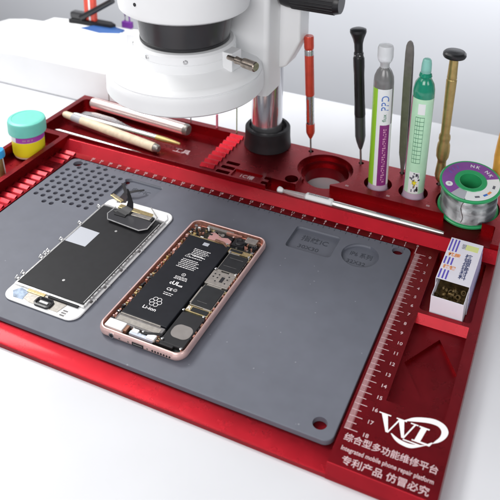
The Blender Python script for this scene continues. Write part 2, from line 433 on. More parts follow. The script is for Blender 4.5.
letter(m_, 'IP6 系列', .68, MATPR, (-3.95, -1.75, -.302), sx=.78, bold=.012*.3)
letter(m_, '32X32', .58, MATPR, (-4.1, -2.75, -.302), bold=.012*.3)
letter(m_, '电子IC', .66, MATPR, (-25.0, -1.5, -.302), bold=.003)
for i in range(66):
    x = -.9-i*.5; h = .20 if i % 2 else .34
    m_.box(x-.03, x+.03, .38-h, .38, .001, .006, MATPR)
m_.build('debossed_print', wm, (0, 0, .35))

# ================================================================== PHONE SCREEN PANEL (face down)
sp = thing('phone_screen', 'white phone screen panel lying face down with black back plate and loose flex', 'phone screen', (-23.12, -10.85, .01), (0, 0, R(.3)))
m_ = MB(); m_.sweep(6.55, 14.0, .85, [(.10, 0), (0, .06), (0, .13), (.05, .18), (.2, .20)], WHITEGL); m_.build('front_glass', sp)
# metal surround with a step to the black plate
m_ = MB(); m_.sweep(6.28, 11.25, .12, [(0, .17), (0, .34), (.07, .37), (.16, .37), (.18, .30)], FRAMEM, cap=False); m_.build('metal_surround', sp, (0, -.05, 0))
PL = [(-2.97, -5.45), (2.93, -5.45), (2.93, 5.25), (1.9, 5.35), (1.7, 4.75), (-1.4, 4.75), (-1.7, 5.35), (-2.97, 5.3), (-2.97, 2.1), (-.98, 2.02), (-.98, .0), (-2.97, .0)]
m_ = MB(); m_.prism(PL, .2, .36, LCDBACK, bev=.02); m_.build('back_plate', sp)
m_ = MB(); m_.prism([(-2.97, .02), (-1.0, .02), (-1.0, 2.0), (-2.97, 2.08)], .2, .33, LIGHTTAG); m_.build('foil_patch', sp)
for (x, y) in ((.02, -3.95), (.1, 2.7)):
    m_ = MB(); m_.lathe([(.11, .355), (.11, .375), (.0, .38)], FRAMEM, Matrix.Translation((x, y, 0)), 14); m_.build('rivet', sp)
# right rail: rows of small slots and contacts
m_ = MB(); m_.box(2.98, 3.14, -5.4, 5.2, .3, .40, FRAMEM, .02)
for i in range(34):
    y = -5.2+i*.305; m_.box(3.0, 3.11, y, y+.17+.06*random.random(), .395, .412, TAPE if i % 3 else FRAMEM)
m_.box(2.80, 2.86, -5.3, 5.0, .34, .375, FRAMEM)
m_.build('side_rail', sp)
for y in (-5.0, -3.3, -1.2, 1.3):
    m_ = MB(); m_.box(3.08, 3.24, y, y+.25, .12, .24, TAPE, .03); m_.box(3.1, 3.38, y+.45, y+.52, .1, .22, FRAMEM, .02); m_.build('side_contact', sp)
# clips standing off the left edge
for y in (-5.2, -4.6, -2.55, -2.1, -1.75, -.1, 2.3, 4.95):
    m_ = MB(); m_.tube([(-3.1, y-.14, .3), (-3.34, y-.14, .42), (-3.36, y+.14, .5), (-3.12, y+.14, .36)], .045, STEEL, 6)
    m_.box(-3.26, -3.06, y-.08, y+.08, .2, .44, FRAMEM, .02); m_.build('edge_clip', sp)
# lower bezel: home-button assembly
m_ = MB(); m_.prism([(-1.5, -6.55), (-.9, -6.75), (1.6, -6.75), (1.8, -5.9), (1.3, -5.72), (-1.55, -5.75)], .2, .245, SHIELD)
m_.box(-1.75, -.2, -5.95, -5.62, .24, .31, GOLD, .02); m_.box(.1, 2.7, -5.86, -5.66, .22, .36, BLACKSAT, .02)
m_.build('home_button_bracket', sp)
m_ = MB(); m_.sweep(1.42, .86, .3, [(0, .2), (0, .36), (.12, .38), (.2, .26)], BLACKPL, M=Matrix.Translation((.2, -6.42, 0)))
m_.box(-.15, .55, -6.5, -6.34, .26, .35, WHITEGL, .02); m_.build('home_button_back', sp)
m_ = MB(); m_.prism([(-2.75, -6.25), (-2.3, -6.75), (-1.5, -6.7), (-1.6, -5.9), (-2.4, -5.75)], .2, .235, mat('bluish_flex', (.32, .40, .52), .35, .2, var=.4, vscale=3)); m_.build('flex_patch', sp)
m_ = MB()
for i in range(12): m_.box(1.9+.1*(i % 4), 1.97+.1*(i % 4), -6.9+.22*(i//4), -6.78+.22*(i//4), .2, .215, TAPE)
m_.build('bezel_dots', sp)
# top end: speaker mesh cut-outs, bracket and clear film tab
m_ = MB(); m_.prism([(-2.9, 5.75), (-2.1, 6.55), (2.6, 6.55), (3.0, 6.0), (2.95, 5.5), (1.9, 5.5), (1.5, 5.1), (-1.3, 5.1), (-1.7, 5.6)], .2, .30, WHITEPL, bev=.03); m_.build('top_bezel', sp)
m_ = MB(); m_.box(-1.75, 1.6, 5.35, 5.85, .42, .60, GOLD, .05, M=Matrix.Rotation(R(-2), 4, 'Z')); m_.box(-.1, 2.2, 4.75, 5.35, .36, .62, BLACKSAT, .05)
m_.box(.15, 2.0, 4.82, 5.25, .62, .655, SHIELD, .02); m_.build('earpiece_bracket', sp)
m_ = MB(); m_.tube([(-1.75, 4.2, .62), (-1.3, 3.55, .6), (1.9, 3.3, .58), (2.45, 3.75, .6), (2.4, 5.4, .66), (1.2, 6.35, .7)], .05, FRAMEM, 6)
m_.tube([(-1.75, 4.2, .62), (-1.7, 5.3, .6)], .05, FRAMEM, 6)
m_.prism([(-1.7, 4.15), (-1.25, 3.58), (1.9, 3.34), (2.4, 3.8), (2.3, 4.7), (-1.65, 5.0)], .575, .59, mat('film', (.05, .05, .055), .15, 0, trans=.0)); m_.build('film_tab', sp)
m_ = MB()
def ribbon(mb, pts, w, m, side=(1, 0, 0), th=.03):
    side = Vector(side).normalized(); vs = []; fs = []; P = [Vector(p) for p in pts]
    for i, p in enumerate(P):
        ww = w[i] if isinstance(w, (list, tuple)) else w
        t_ = (P[min(i+1, len(P)-1)]-P[max(i-1, 0)]).normalized(); nrm = t_.cross(side).normalized()
        for q in (p-side*ww/2-nrm*th/2, p+side*ww/2-nrm*th/2, p+side*ww/2+nrm*th/2, p-side*ww/2+nrm*th/2): vs.append(q)
    for i in range(len(P)-1):
        for k_ in range(4): fs.append([4*i+k_, 4*i+(k_+1) % 4, 4*i+4+(k_+1) % 4, 4*i+4+k_])
    fs += [[3, 2, 1, 0], [4*len(P)-4+i for i in range(4)]]; mb.add(vs, fs, m)
ribbon(m_, [(-.9, 4.55, .62), (-.55, 4.9, .72), (-.2, 5.25, 1.0), (-.15, 5.35, 1.5), (-.35, 5.45, 2.1), (-.5, 5.5, 2.6)], [1.3, 1.1, .8, .6, .4, .12], BLACKSAT, (1, -.25, 0), .05)
m_.box(-1.2, -.1, 4.3, 4.8, .6, .68, BLACKSAT, .03)
m_.build('black_flex', sp)
m_ = MB(); m_.box(-.75, .75, -.17, .17, 0, .13, GOLD, .03); m_.box(-.6, .6, -.06, .06, .125, .15, SHIELD)
m_.build('gold_connector', sp, (-2.55, 6.75, .32), (0, 0, R(-20)))
m_ = MB(); ribbon(m_, [(-1.9, 6.4, .3), (-2.3, 7.3, .12), (-2.6, 8.2, .10), (-3.2, 8.8, .16), (-3.7, 9.3, .1)], [.8, .7, .35, .3, .25], BLACKSAT, (1, .35, 0), .04)
ribbon(m_, [(-2.5, 8.1, .12), (-1.9, 8.5, .22), (-1.3, 9.2, .10)], [.4, .3, .2], BLACKSAT, (.5, -.8, 0), .04)
m_.build('camera_flex', sp)

# ================================================================== OPEN PHONE
ph = thing('open_phone', 'rose gold phone body lying open showing black battery and circuit boards', 'phone', (-14.5, -11.0, .01), (0, 0, R(-.2)))
m_ = MB(); m_.sweep(6.86, 13.9, .82, [(.34, 0), (.14, .05), (.03, .17), (0, .33), (.02, .50), (.08, .62), (.14, .66), (.19, .66), (.22, .63), (.25, .2), (.34, .16)], ROSE,
                    ms=[ROSE]*8+[ROSEIN]*3); m_.build('metal_shell', ph)
m_ = MB(); m_.sweep(6.15, 13.2, .5, [(0, .16), (0, .22)], PCB); m_.build('inner_plate', ph)
m_ = MB(); m_.box(-2.68, 1.03, -4.95, 4.80, .22, .56, BATT, .06, seg=3); m_.build('battery', ph)
m_ = MB(); z = .567
m_.box(-1.14, -.64, 4.03, 4.40, z-.004, z+.004, LIGHTTAG)
def dashes(mb, x, y, w, n, m, z, h=.055, gap=.17, jit=.25):
    for i in range(n):
        xx = x+random.random()*jit*.3; e = x+w-random.random()*jit*w
        while xx < e:
            ww = min(.06+random.random()*.16, e-xx+.04); mb.box(xx, xx+ww, y-i*gap-h/2, y-i*gap+h/2, z-.003, z+.004, m); xx += ww+.045
dashes(m_, -1.45, 3.38, 1.45, 5, WHITEPRINT, z, h=.06, gap=.18)
letter(m_, '⚠', .42, WHITEPRINT, (-1.5, 2.45, z)); dashes(m_, -1.2, 2.55, 1.1, 1, WHITEPRINT, z, h=.08)
dashes(m_, -1.4, 2.3, 1.3, 1, WHITEPRINT, z); dashes(m_, -1.75, 1.95, 1.75, 6, WHITEPRINT, z, h=.06, gap=.19)
letter(m_, '☉', .40, WHITEPRINT, (-.65, .25, z), bold=.006); dashes(m_, -1.2, -.05, 1.3, 3, WHITEPRINT, z, h=.05, gap=.13)
letter(m_, 'c', .46, WHITEPRINT, (-1.08, -.85, z), bold=.025*.3); letter(m_, 'UL', .52, WHITEPRINT, (-.68, -.82, z), bold=.011); letter(m_, 'us', .34, WHITEPRINT, (-.22, -.92, z), bold=.006)
letter(m_, 'CE', .38, WHITEPRINT, (-.8, -1.55, z), bold=.012*.3); letter(m_, '♲', .40, WHITEPRINT, (-.35, -1.5, z)); dashes(m_, -1.05, -1.95, .8, 2, WHITEPRINT, z)
letter(m_, 'Li-ion', .42, WHITEPRINT, (-1.05, -3.85, z), bold=.012*.3, sx=1.15)
def ring(mb, cx, cy, r, w, z0, z1, m, n=28):
    mb.lathe([(r-w, z0), (r-w, z1), (r, z1), (r, z0)], m, Matrix.Translation((cx, cy, 0)), n)
for kx in range(6):
    a = PI/3*kx; ring(m_, -1.0+.31*math.cos(a), -3.1+.31*math.sin(a), .19, .035, z-.003, z+.004, WHITEPRINT, 18)
ring(m_, -1.0, -3.1, .15, .03, z-.003, z+.004, WHITEPRINT, 16)
m_.build('battery_print', ph)
m_ = MB(); m_.box(-2.75, 1.0, -5.78, -5.02, .24, .50, TAPE, .04); m_.box(-2.6, .8, -5.66, -5.2, .5, .512, SHIELD, 0); m_.box(-2.65, .6, -5.06, -4.98, .5, .57, SHIELD, 0); m_.build('battery_strip', ph)
# logic board
m_ = MB(); m_.prism([(1.12, -2.85), (3.0, -2.85), (3.0, 5.2), (.9, 5.2), (.9, 4.9), (1.12, 4.7)], .22, .33, PCB)
for i in range(26):
    x = 1.2+random.random()*1.65; y = random.choice([-2.6+random.random()*.35, 4.3+random.random()*.8, 2.0+random.random()*.12])
    m_.box(x, x+.06+.12*random.random(), y, y+.05+.08*random.random(), .33, .40+.04*random.random(), random.choice([GOLD, SHIELD, COPPER, BLACKPL]))
m_.build('logic_board', ph)
m_ = MB(); m_.box(1.28, 2.95, 2.1, 4.1, .33, .52, CHIP, .03); m_.box(1.22, 3.0, 2.04, 4.16, .33, .47, SHIELD, .02); m_.build('upper_chip', ph)
m_ = MB(); m_.box(1.1, 2.98, .3, 1.85, .33, .50, SHIELD, .03)
for (x, y) in ((1.4, 1.5), (1.4, 1.15), (1.75, 1.5), (1.75, .75), (2.55, 1.55), (2.55, 1.2), (2.55, .75), (1.75, 1.15)): m_.lathe([(.07, .499), (.07, .504), (0, .504)], BLACKPL, Matrix.Translation((x, y, 0)), 10)
m_.box(2.05, 2.32, .75, 1.35, .499, .506, BLACKPL); m_.build('metal_shield', ph)
m_ = MB(); m_.box(1.30, 2.92, -2.1, .05, .33, .52, CHIP, .03); m_.box(1.24, 2.98, -2.16, .11, .33, .47, SHIELD, .02); m_.build('lower_chip', ph)
m_ = MB(); m_.box(1.2, 3.0, -2.78, -2.2, .3, .42, GOLD, .02); m_.box(1.6, 2.9, -2.7, -2.3, .42, .46, CHIP, .02); letter(m_, 'R', .5, WHITEPRINT, (1.38, -2.5, .43), bold=.006); m_.build('contact_strip', ph)
m_ = MB(); m_.box(1.15, 3.02, -6.1, -2.95, .22, .48, BLACKSAT, .1, seg=3); m_.box(.95, 2.3, -6.3, -5.5, .22, .44, BLACKSAT, .08); m_.build('speaker_box', ph)
m_ = MB(); m_.prism(rrect(2.15, -4.8, 1.45, 1.25, .5, 8), .48, .492, mat('taupe_sticker', (.26, .24, .23), .4, .3, var=.08)); m_.build('speaker_sticker', ph)
m_ = MB(); m_.box(-3.0, -1.6, -6.5, -5.75, .24, .60, WHITEGL, .06); m_.box(-1.6, -1.35, -6.35, -5.8, .24, .5, COPPER, .02); m_.build('white_connector_block', ph)
m_ = MB(); m_.box(-1.1, .75, -6.35, -6.05, .24, .46, mat('pale_blue_flex', (.55, .62, .72), .4), .03); m_.box(.2, .85, -6.3, -5.85, .3, .56, WHITEGL, .04); m_.box(-1.0, -.5, -6.2, -5.9, .3, .56, WHITEGL, .04); m_.build('dock_connector', ph)
m_ = MB()
for i in range(22):
    x = -1.3+random.random()*2.4; y = -6.3+random.random()*.5; m_.box(x, x+.08+.15*random.random(), y, y+.06+.1*random.random(), .3, .40+.12*random.random(), random.choice([GOLD, SHIELD, COPPER, BLACKPL, WHITEGL, COPPER]))
m_.build('dock_parts', ph)
m_ = MB(); 
for i in range(54):
    y = -5.9+i*.215; x = -3.02+random.random()*.06
    m_.box(x, x+.10+.14*random.random(), y, y+.07+.13*random.random(), .25, .42+.16*random.random(), random.choice([COPPER, ROSEIN, ROSE, GOLD, BLACKPL, SHIELD, BLACKPL]), .012)
m_.box(-3.03, -2.80, -6.0, 5.9, .2, .33, COPPER, .02); m_.build('left_flex', ph)
m_ = MB()
for i in range(30):
    y = -5.2+i*.36; m_.box(3.0, 3.06+.04*random.random(), y, y+.1+.15*random.random(), .25, .44+.14*random.random(), random.choice([COPPER, ROSEIN, GOLD, BLACKPL, BLACKPL]))
m_.build('right_flex', ph)
# top end
m_ = MB(); m_.lathe([(.42, .22), (.42, .6), (.36, .66), (.25, .66), (.22, .6), (0, .6)], BLACKPL, Matrix.Translation((1.45, 5.62, 0)), 28); m_.box(.9, 1.95, 5.1, 6.05, .22, .56, BLACKSAT, .06); m_.build('camera_module', ph)
m_ = MB(); m_.prism([(-1.2, 5.05), (.75, 5.05), (.75, 5.5), (.3, 5.75), (-.2, 5.6), (-.9, 5.95), (-1.3, 5.8)], .25, .52, mat('pink_bracket', (.78, .42, .40), .4, .5), bev=.03)
m_.box(-.6, .7, 5.55, 6.1, .25, .46, BLACKSAT, .04); m_.lathe([(.17, .46), (.17, .56), (.0, .56)], SHIELD, Matrix.Translation((-.25, 5.85, 0)), 14); m_.build('pink_bracket', ph)
m_ = MB(); m_.box(-1.9, .5, 6.25, 6.55, .3, .60, SHIELD, .04); m_.box(-.1, 1.3, 6.2, 6.4, .35, .62, ROSEIN, .03); m_.build('top_strip', ph)
m_ = MB(); m_.box(1.75, 2.75, 5.75, 6.45, .25, .64, SHIELD, .06); m_.build('steel_module', ph)
m_ = MB(); m_.lathe([(.22, .2), (.22, .64), (.14, .66), (.1, .58), (0, .58)], BLACKPL, Matrix.Translation((2.82, 5.4, 0)), 18); m_.lathe([(.13, .2), (.13, .66), (0, .66)], STEEL, Matrix.Translation((-2.78, 6.0, 0)), 14); m_.lathe([(.13, .2), (.13, .62), (0, .62)], STEEL, Matrix.Translation((2.95, 4.7, 0)), 14)
for i in range(64):
    x = random.choice([-2.9+random.random()*1.6, 1.8+random.random()*1.1, -2.8+random.random()*5.5]); y = 4.95+random.random()*1.45
    m_.box(x, x+.07+.2*random.random(), y, y+.06+.14*random.random(), .28, .42+.18*random.random(), random.choice([GOLD, SHIELD, COPPER, BLACKPL, WHITEGL, ROSEIN, BLACKPL]), .012)
m_.build('top_parts', ph)
m_ = MB(); m_.box(-2.65, .9, 4.86, 4.98, .25, .5, GOLD, .02); m_.box(.95, 2.9, 4.3, 4.75, .33, .5, GOLD, .03); m_.box(1.15, 2.2, 4.4, 4.66, .5, .54, CHIP, .02); m_.build('gold_clip', ph)
for (x, y) in ((-2.85, -4.9), (2.85, -2.95), (1.2, 1.98), (2.9, 1.98), (1.25, 4.25), (2.9, 4.25), (-2.8, 5.2), (.6, 5.0), (1.3, -5.9), (2.9, -6.2), (-.2, -5.9), (1.2, -2.9)):
    m_ = MB(); m_.lathe([(.10, .3), (.10, .56), (.07, .575), (.03, .575), (.03, .55), (0, .55)], STEEL, Matrix.Translation((x, y, 0)), 12); m_.build('board_screw', ph)
m_ = MB()
for (x0, x1, y0, y1) in ((2.35, 2.95, 1.86, 2.0), (1.15, 1.7, 1.88, 2.0), (1.15, 1.28, -2.0, -.2), (1.4, 2.6, .13, .27), (1.15, 2.1, 4.16, 4.28), (2.4, 2.95, -2.25, -2.12)):
    m_.box(x0, x1, y0, y1, .33, .49, SHIELD, .02)
m_.box(1.5, 2.6, 2.6, 2.62, .519, .523, TAPE); m_.box(1.55, 2.7, 3.6, 3.63, .519, .523, TAPE); m_.box(1.6, 2.4, -1.7, -1.68, .519, .523, TAPE); m_.build('shield_clips', ph)
m_ = MB(); ribbon(m_, [(1.1, -5.6, .5), (.7, -5.75, .56), (.2, -5.95, .57), (-.3, -6.0, .5)], .22, BLACKSAT, (0, 1, 0), .03); m_.build('flex_cable', ph); m_ = MB(); ribbon(m_, [(.95, 4.55, .52), (.3, 4.95, .6), (-.5, 5.05, .58)], .25, COPPER, (0, 1, 0), .03); m_.build('flex_cable', ph)
# ports on the near end
m_ = MB(); F = Matrix.Translation((0, -6.95, 0)); 
m_.box(-.45, .45, -.02, .05, .22, .46, BLACKPL, .0, M=F); m_.box(-.36, .36, -.03, .0, .31, .37, SHIELD, 0, M=F); m_.build('charging_port', ph)
m_ = MB()
for i in range(7): m_.rod((1.15+i*.22, -6.90, .33), (1.15+i*.22, -6.965, .33), [(.075, 0), (.075, 1)], BLACKPL, 12)
m_.build('speaker_holes', ph)
m_ = MB(); m_.rod((-2.1, -6.88, .33), (-2.1, -6.975, .33), [(.21, 0), (.21, 1)], STEEL, 20); m_.rod((-2.1, -6.9, .33), (-2.1, -6.985, .33), [(.14, 0), (.14, 1)], BLACKPL, 18); m_.build('earphone_jack', ph)
m_ = MB()
for x in (-.75, .75, -1.45): m_.rod((x, -6.9, .33), (x, -6.965, .33), [(.07, 0), (.07, 1)], DKSTEEL, 12)
m_.build('end_screws', ph)

# ================================================================== SOLDER SPOOL
so = thing('solder_spool', 'green spool wound with silver solder wire, purple and white label on top', 'solder spool', (2.88, 7.1, .75), (R(10.5), 0, R(6)))
HS = 3.1
m_ = MB(); m_.lathe([(.95, 0), (2.5, 0), (2.58, .06), (2.58, .2), (2.5, .26), (1.3, .26)], SPOOLG, n=64); m_.build('lower_flange', so)
m_ = MB(); m_.lathe([(1.3, .24), (2.3, .24)]+[(2.33+(.035 if i % 2 else 0)+.025*math.sin(i*.23), .27+i*(HS-.5)/76) for i in range(77)]+[(2.3, HS-.22), (1.3, HS-.22)], SOLDER, n=72); m_.tube([(2.39*math.cos(R(-100+3*math.sin(k*.9))), 2.39*math.sin(R(-100+3*math.sin(k*.9))), .5+k*.3) for k in range(10)], .035, SOLDER, 6); m_.build('solder_wire', so)
m_ = MB(); m_.lathe([(.92, 0), (.92, HS+.02), (1.0, HS+.07), (1.32, HS+.07), (1.36, HS+.02)], SPOOLG, n=48)
m_.lathe([(1.3, HS-.24), (2.52, HS-.24), (2.6, HS-.18), (2.6, HS-.02), (2.52, HS+.04), (2.42, HS+.02), (1.34, HS+.02)], SPOOLG, n=64); m_.build('upper_flange', so)
m_ = MB()
def sector(mb, r0, r1, a0, a1, z0, z1, m, n=30):
    vs = []; fs = []
    for i in range(n+1):
        a = R(a0+(a1-a0)*i/n)
        for (r, z_) in ((r0, z1), (r1, z1)): vs.append((r*math.cos(a), r*math.sin(a), z_))
    for i in range(n): fs.append([2*i, 2*i+1, 2*i+3, 2*i+2])
    mb.add(vs, fs, m)
sector(m_, 1.36, 2.40, 20, 232, 0, HS+.030, SPOOLPUR)
sector(m_, 1.36, 2.40, 232, 262, 0, HS+.030, LIGHTTAG, 8)
sector(m_, 1.36, 2.40, 262, 380, 0, HS+.030, LABELW)
for (a, s_, m__) in ((82, 'NK NK', LABELW), (150, '///', BLUEINK)):
    for i, ch in enumerate(s_):
        aa = R(a+8-i*14); letter(m_, ch, .5, m__, (1.88*math.cos(aa), 1.88*math.sin(aa), HS+.038), rz=aa-PI/2, bold=.006)
for (a, m__) in ((-70, GREYINK), (-48, BLUEINK), (-35, ORANGE), (-10, GREYINK)):
    aa = R(a); m_.box(-.2, .2, -.1, .1, 0, .01, m__, M=Matrix.Translation((1.95*math.cos(aa), 1.95*math.sin(aa), HS+.033)) @ Matrix.Rotation(aa-PI/2, 4, 'Z'))
m_.lathe([(.3, HS+.034), (.3, HS+.042), (0, HS+.042)], LABELW, Matrix.Translation((1.9*math.cos(R(205)), 1.9*math.sin(R(205)), 0)), 20)
letter(m_, '*', .5, PURPLE, (1.9*math.cos(R(205)), 1.9*math.sin(R(205))-.08, HS+.048))
m_.build('round_label', so)

# ================================================================== TUBES AND STANDING TOOLS
def bend_parts(t_): pass
t1 = thing('paste_tube', 'clear tube of grey paste with lime, white and purple label and frosted cap', 'paste tube', (-5.17, 7.0, .25), (R(.3), R(-.8), 0))
m_ = MB(); m_.lathe([(0, 0), (.9, 0), (1.02, .08), (1.02, .3), (.90, .5), (.87, .8), (.87, 1.5)], TRANSPK, n=40); m_.build('foot', t1)
m_ = MB(); m_.lathe([(0, 1.45), (.86, 1.45), (.88, 1.5), (.88, 11.0), (.84, 11.5), (.66, 12.0), (.42, 12.35), (.34, 12.5), (.34, 12.9)], GREYPASTE, n=40); m_.build('tube', t1)
m_ = MB(); r = .886
patch(m_, r, R(-185), R(-106), 1.15, 10.6, LIME); patch(m_, r, R(-106), R(-84), 1.15, 10.6, LABELW); patch(m_, r, R(-84), R(-18), 7.2, 10.6, LABELW); patch(m_, r, R(-84), R(-24), 1.15, 7.2, PURPLE); patch(m_, r, R(-24), R(0), 1.15, 7.2, LABELW)
patch(m_, r, R(0), R(175), 1.15, 10.6, LIME)
PKI = mat('pink_ink', (.85, .45, .62), .5)
for i in range(24): zz = 1.5+i*.225; [patch(m_, r+.004, R(-62+k*7), R(-57.5+k*7), zz+.02*((i*k) % 3), zz+.10+.025*((i+k) % 3), PKI, 1) for k in range(3) if (i*7+k*5) % 4]
wrap_letter(m_, 'PPD', .95, BLUEINK, r, R(-58), 9.3, rz=PI/2, sx=.9); wrap_letter(m_, 'flux', .5, DKGREENINK, r, R(-60), 7.9, rz=PI/2)
m_.build('label', t1)
m_ = MB(); m_.lathe([(.40, 12.3), (.40, 12.7), (.60, 13.0), (.68, 13.3), (.68, 14.1), (.60, 14.35), (.3, 14.42), (0, 14.42)], TRANSW, n=32); m_.build('cap', t1)

t2 = thing('flux_tube', 'tube with dark green shoulder, aqua cap and pale green grid label', 'flux tube', (-1.93, 7.0, .25), (R(.3), R(.6), 0))
m_ = MB(); m_.lathe([(0, 0), (.92, 0), (1.06, .08), (1.06, .35), (.94, .6), (.91, .9), (.91, 1.6)], TRANSPK, n=40); m_.build('foot', t2)
m_ = MB(); m_.lathe([(0, 1.55), (.9, 1.55), (.92, 1.6), (.92, 10.7), (.9, 11.1), (.80, 11.6), (.60, 11.95), (.50, 12.1), (.56, 12.25), (.5, 12.5), (.36, 12.6)], GREENPL, n=40); m_.build('tube', t2)
m_ = MB(); r = .926
patch(m_, r, R(-145), R(60), 1.25, 10.4, LABELG, 30); patch(m_, r, R(-175), R(-145), 1.25, 10.4, MAGENTA, 6)
for zz in range(12): patch(m_, r+.004, R(-108), R(-62), 4.3+zz*.40, 4.35+zz*.40, DKGREENINK, 8)
for a in (-108, -96, -84, -62): patch(m_, r+.004, R(a-.9), R(a+.9), 4.3, 8.75, DKGREENINK, 1)
patch(m_, r+.003, R(-100), R(-62), 9.0, 10.0, LABELW, 8)
patch(m_, r+.003, R(-112), R(-55), 1.3, 3.4, LABELW, 10)
for i in range(26):
    a = R(-110+random.random()*50); zz = 1.4+random.random()*1.8; patch(m_, r+.006, a, a+R(5+6*random.random()), zz, zz+.1+.2*random.random(), random.choice([GREYINK, BLACKPL, GREYINK, BRASS]), 3)
wrap_letter(m_, '✶', .9, YELLOW, r+.006, R(-80), 2.3)
m_.build('label', t2)
m_ = MB(); m_.lathe([(.42, 12.5), (.44, 12.7), (.42, 13.3), (.36, 13.7), (.26, 13.8), (0, 13.82)], TRANSAQ, n=28); m_.build('cap', t2)

tw = thing('standing_tweezers', 'flat grey steel tweezers standing upright between the two tubes', 'tweezers', (-3.6, 9.7, .2), (R(.5), R(-1.2), R(-14)))
m_ = MB()
def blade(mb, ys, m):
    prof = [(.08, 0), (.10, 1.2), (.22, 2.2), (.35, 3.0), (.36, 6), (.37, 10), (.37, 12.9), (.33, 13.6), (.22, 13.95), (.08, 14.1)]
    vs = []; fs = []
    for (w_, z_) in prof:
        y_ = ys*(.04+.16*math.sin(min(1, z_/14)*PI)); vs += [(-w_, y_-.05, z_), (w_, y_-.05, z_), (w_, y_+.05, z_), (-w_, y_+.05, z_)]
    for i in range(len(prof)-1):
        for k_ in range(4): fs.append([4*i+k_, 4*i+(k_+1) % 4, 4*i+4+(k_+1) % 4, 4*i+4+k_])
    fs += [[3, 2, 1, 0], [4*len(prof)-4+i for i in range(4)]]; mb.add(vs, fs, m)
blade(m_, -1, DKSTEEL); m_.build('tweezer_arm', tw)
m_ = MB(); blade(m_, 1, DKSTEEL); m_.build('tweezer_arm', tw)

bd = thing('screwdriver', 'slim black precision screwdriver with flared swivel cap', 'screwdriver', (-7.6, 9.75, .6), (R(0), R(-4.6), 0))
m_ = MB(); m_.lathe([(0, 0), (.08, 0), (.10, .2), (.10, 2.0), (.18, 2.2)], DKSTEEL, n=14); m_.build('bit', bd)
m_ = MB(); m_.lathe([(.14, 2.0), (.25, 2.3), (.42, 2.9), (.50, 3.4), (.50, 5.4), (.44, 5.6)], mat('smoky_grey', (.07, .075, .08), .3, .2, coat=.4), n=28)
m_.lathe([(.48, 5.4), (.52, 5.6), (.50, 6.5), (.43, 7.8), (.46, 9.2), (.52, 10.4), (.52, 11.2), (.46, 11.35)], BLACKPL, n=28)
for i in range(10):
    a = 2*PI*i/10; m_.box(.49, .55, -.05, .05, 5.9, 10.8, BLACKPL, .02, M=Matrix.Rotation(a, 4, 'Z') @ Matrix.Translation((-.06, 0, 0)))
m_.build('handle', bd)
m_ = MB(); m_.lathe([(.42, 11.3), (.45, 11.4), (.45, 11.7), (.40, 11.8)], GREYCONE, n=24)
for i in range(6): m_.lathe([(.05, -.01), (.05, .02), (0, .02)], WHITEGL, Matrix.Rotation(2*PI*i/6, 4, 'Z') @ Matrix.Translation((.45, 0, 11.55)) @ Matrix.Rotation(PI/2, 4, 'Y'), 8)
m_.build('collar', bd)
m_ = MB(); m_.lathe([(.38, 11.75), (.40, 12.6), (.52, 13.1), (.72, 13.6), (.76, 13.75), (.74, 13.95), (.5, 14.05), (0, 14.05)], BLACKPL, n=32); m_.build('swivel_cap', bd)

rd = thing('screwdriver', 'red and silver precision screwdriver standing beside the chrome pole', 'screwdriver', (-12.7, 9.75, .6), (R(.6), R(-3.0), 0))
m_ = MB(); m_.lathe([(0, 0), (.07, 0), (.09, 1.9), (.14, 2.0)], DKSTEEL, n=12); m_.build('bit', rd)
m_ = MB(); m_.lathe([(.10, 1.9), (.22, 2.1), (.40, 2.5), (.43, 2.7), (.43, 3.5), (.38, 3.55)], REDPL, n=24); m_.build('lower_collar', rd)
m_ = MB(); m_.lathe([(.39, 3.5), (.40, 6.6)], STEEL, n=24); m_.box(-.18, .05, -.43, -.3, 3.8, 6.2, REDPL, .03); m_.build('silver_section', rd)
m_ = MB(); m_.lathe([(.40, 6.5), (.44, 6.6), (.44, 10.6), (.42, 10.65)], REDPL, n=24)
m_.build('handle', rd)
m_ = MB(); m_.lathe([(.40, 10.6), (.44, 10.7), (.44, 11.1), (.40, 11.2)], STEEL, n=24); m_.build('silver_band', rd)
m_ = MB(); m_.lathe([(.38, 11.15), (.45, 11.3), (.47, 11.5), (.47, 12.45), (.42, 12.55), (0, 12.55)], REDPL, n=24); m_.build('swivel_cap', rd)

gd = thing('screwdriver', 'brass handled screwdriver with black disc cap standing behind the solder spool', 'screwdriver', (-.1, 9.3, .6), (0, R(.6), 0))
m_ = MB(); m_.lathe([(0, 0), (.09, 0), (.12, .6), (.12, 1.6)], DKSTEEL, n=12); m_.build('bit', gd)
m_ = MB(); m_.lathe([(.2, .8), (.40, 1.1), (.50, 1.5), (.46, 2.2), (.40, 2.7), (.40, 3.0), (.56, 3.4), (.60, 4.0), (.56, 4.6), (.46, 4.9), (.52, 5.2), (.50, 5.5), (.40, 5.7), (.40, 6.2), (.44, 9.5), (.46, 10.9), (.40, 11.0), (.44, 11.1), (.42, 11.3), (.38, 12.8), (.32, 12.9)], BRASS, n=28)
m_.build('handle', gd)
m_ = MB(); m_.lathe([(.30, 12.8), (.5, 12.9), (.92, 13.05), (1.0, 13.2), (.98, 13.42), (.85, 13.55), (.4, 13.6), (0, 13.58)], BLACKPL, n=36); m_.build('disc_cap', gd)

ad = thing('screwdriver', 'amber handled tool standing at the far right behind the solder spool', 'screwdriver', (4.7, 9.4, .6), (0, R(2.2), 0))
m_ = MB(); m_.lathe([(0, 0), (.1, 0), (.12, .8)], DKSTEEL, n=12); m_.build('bit', ad)
m_ = MB(); m_.lathe([(.2, .7), (.45, 1.2), (.55, 2.5), (.50, 3.4), (.56, 4.6), (.50, 6.0), (.42, 7.2), (.40, 7.8), (.46, 8.0), (.42, 8.4), (.2, 8.6), (0, 8.6)], AMBER, n=28); m_.build('handle', ad)

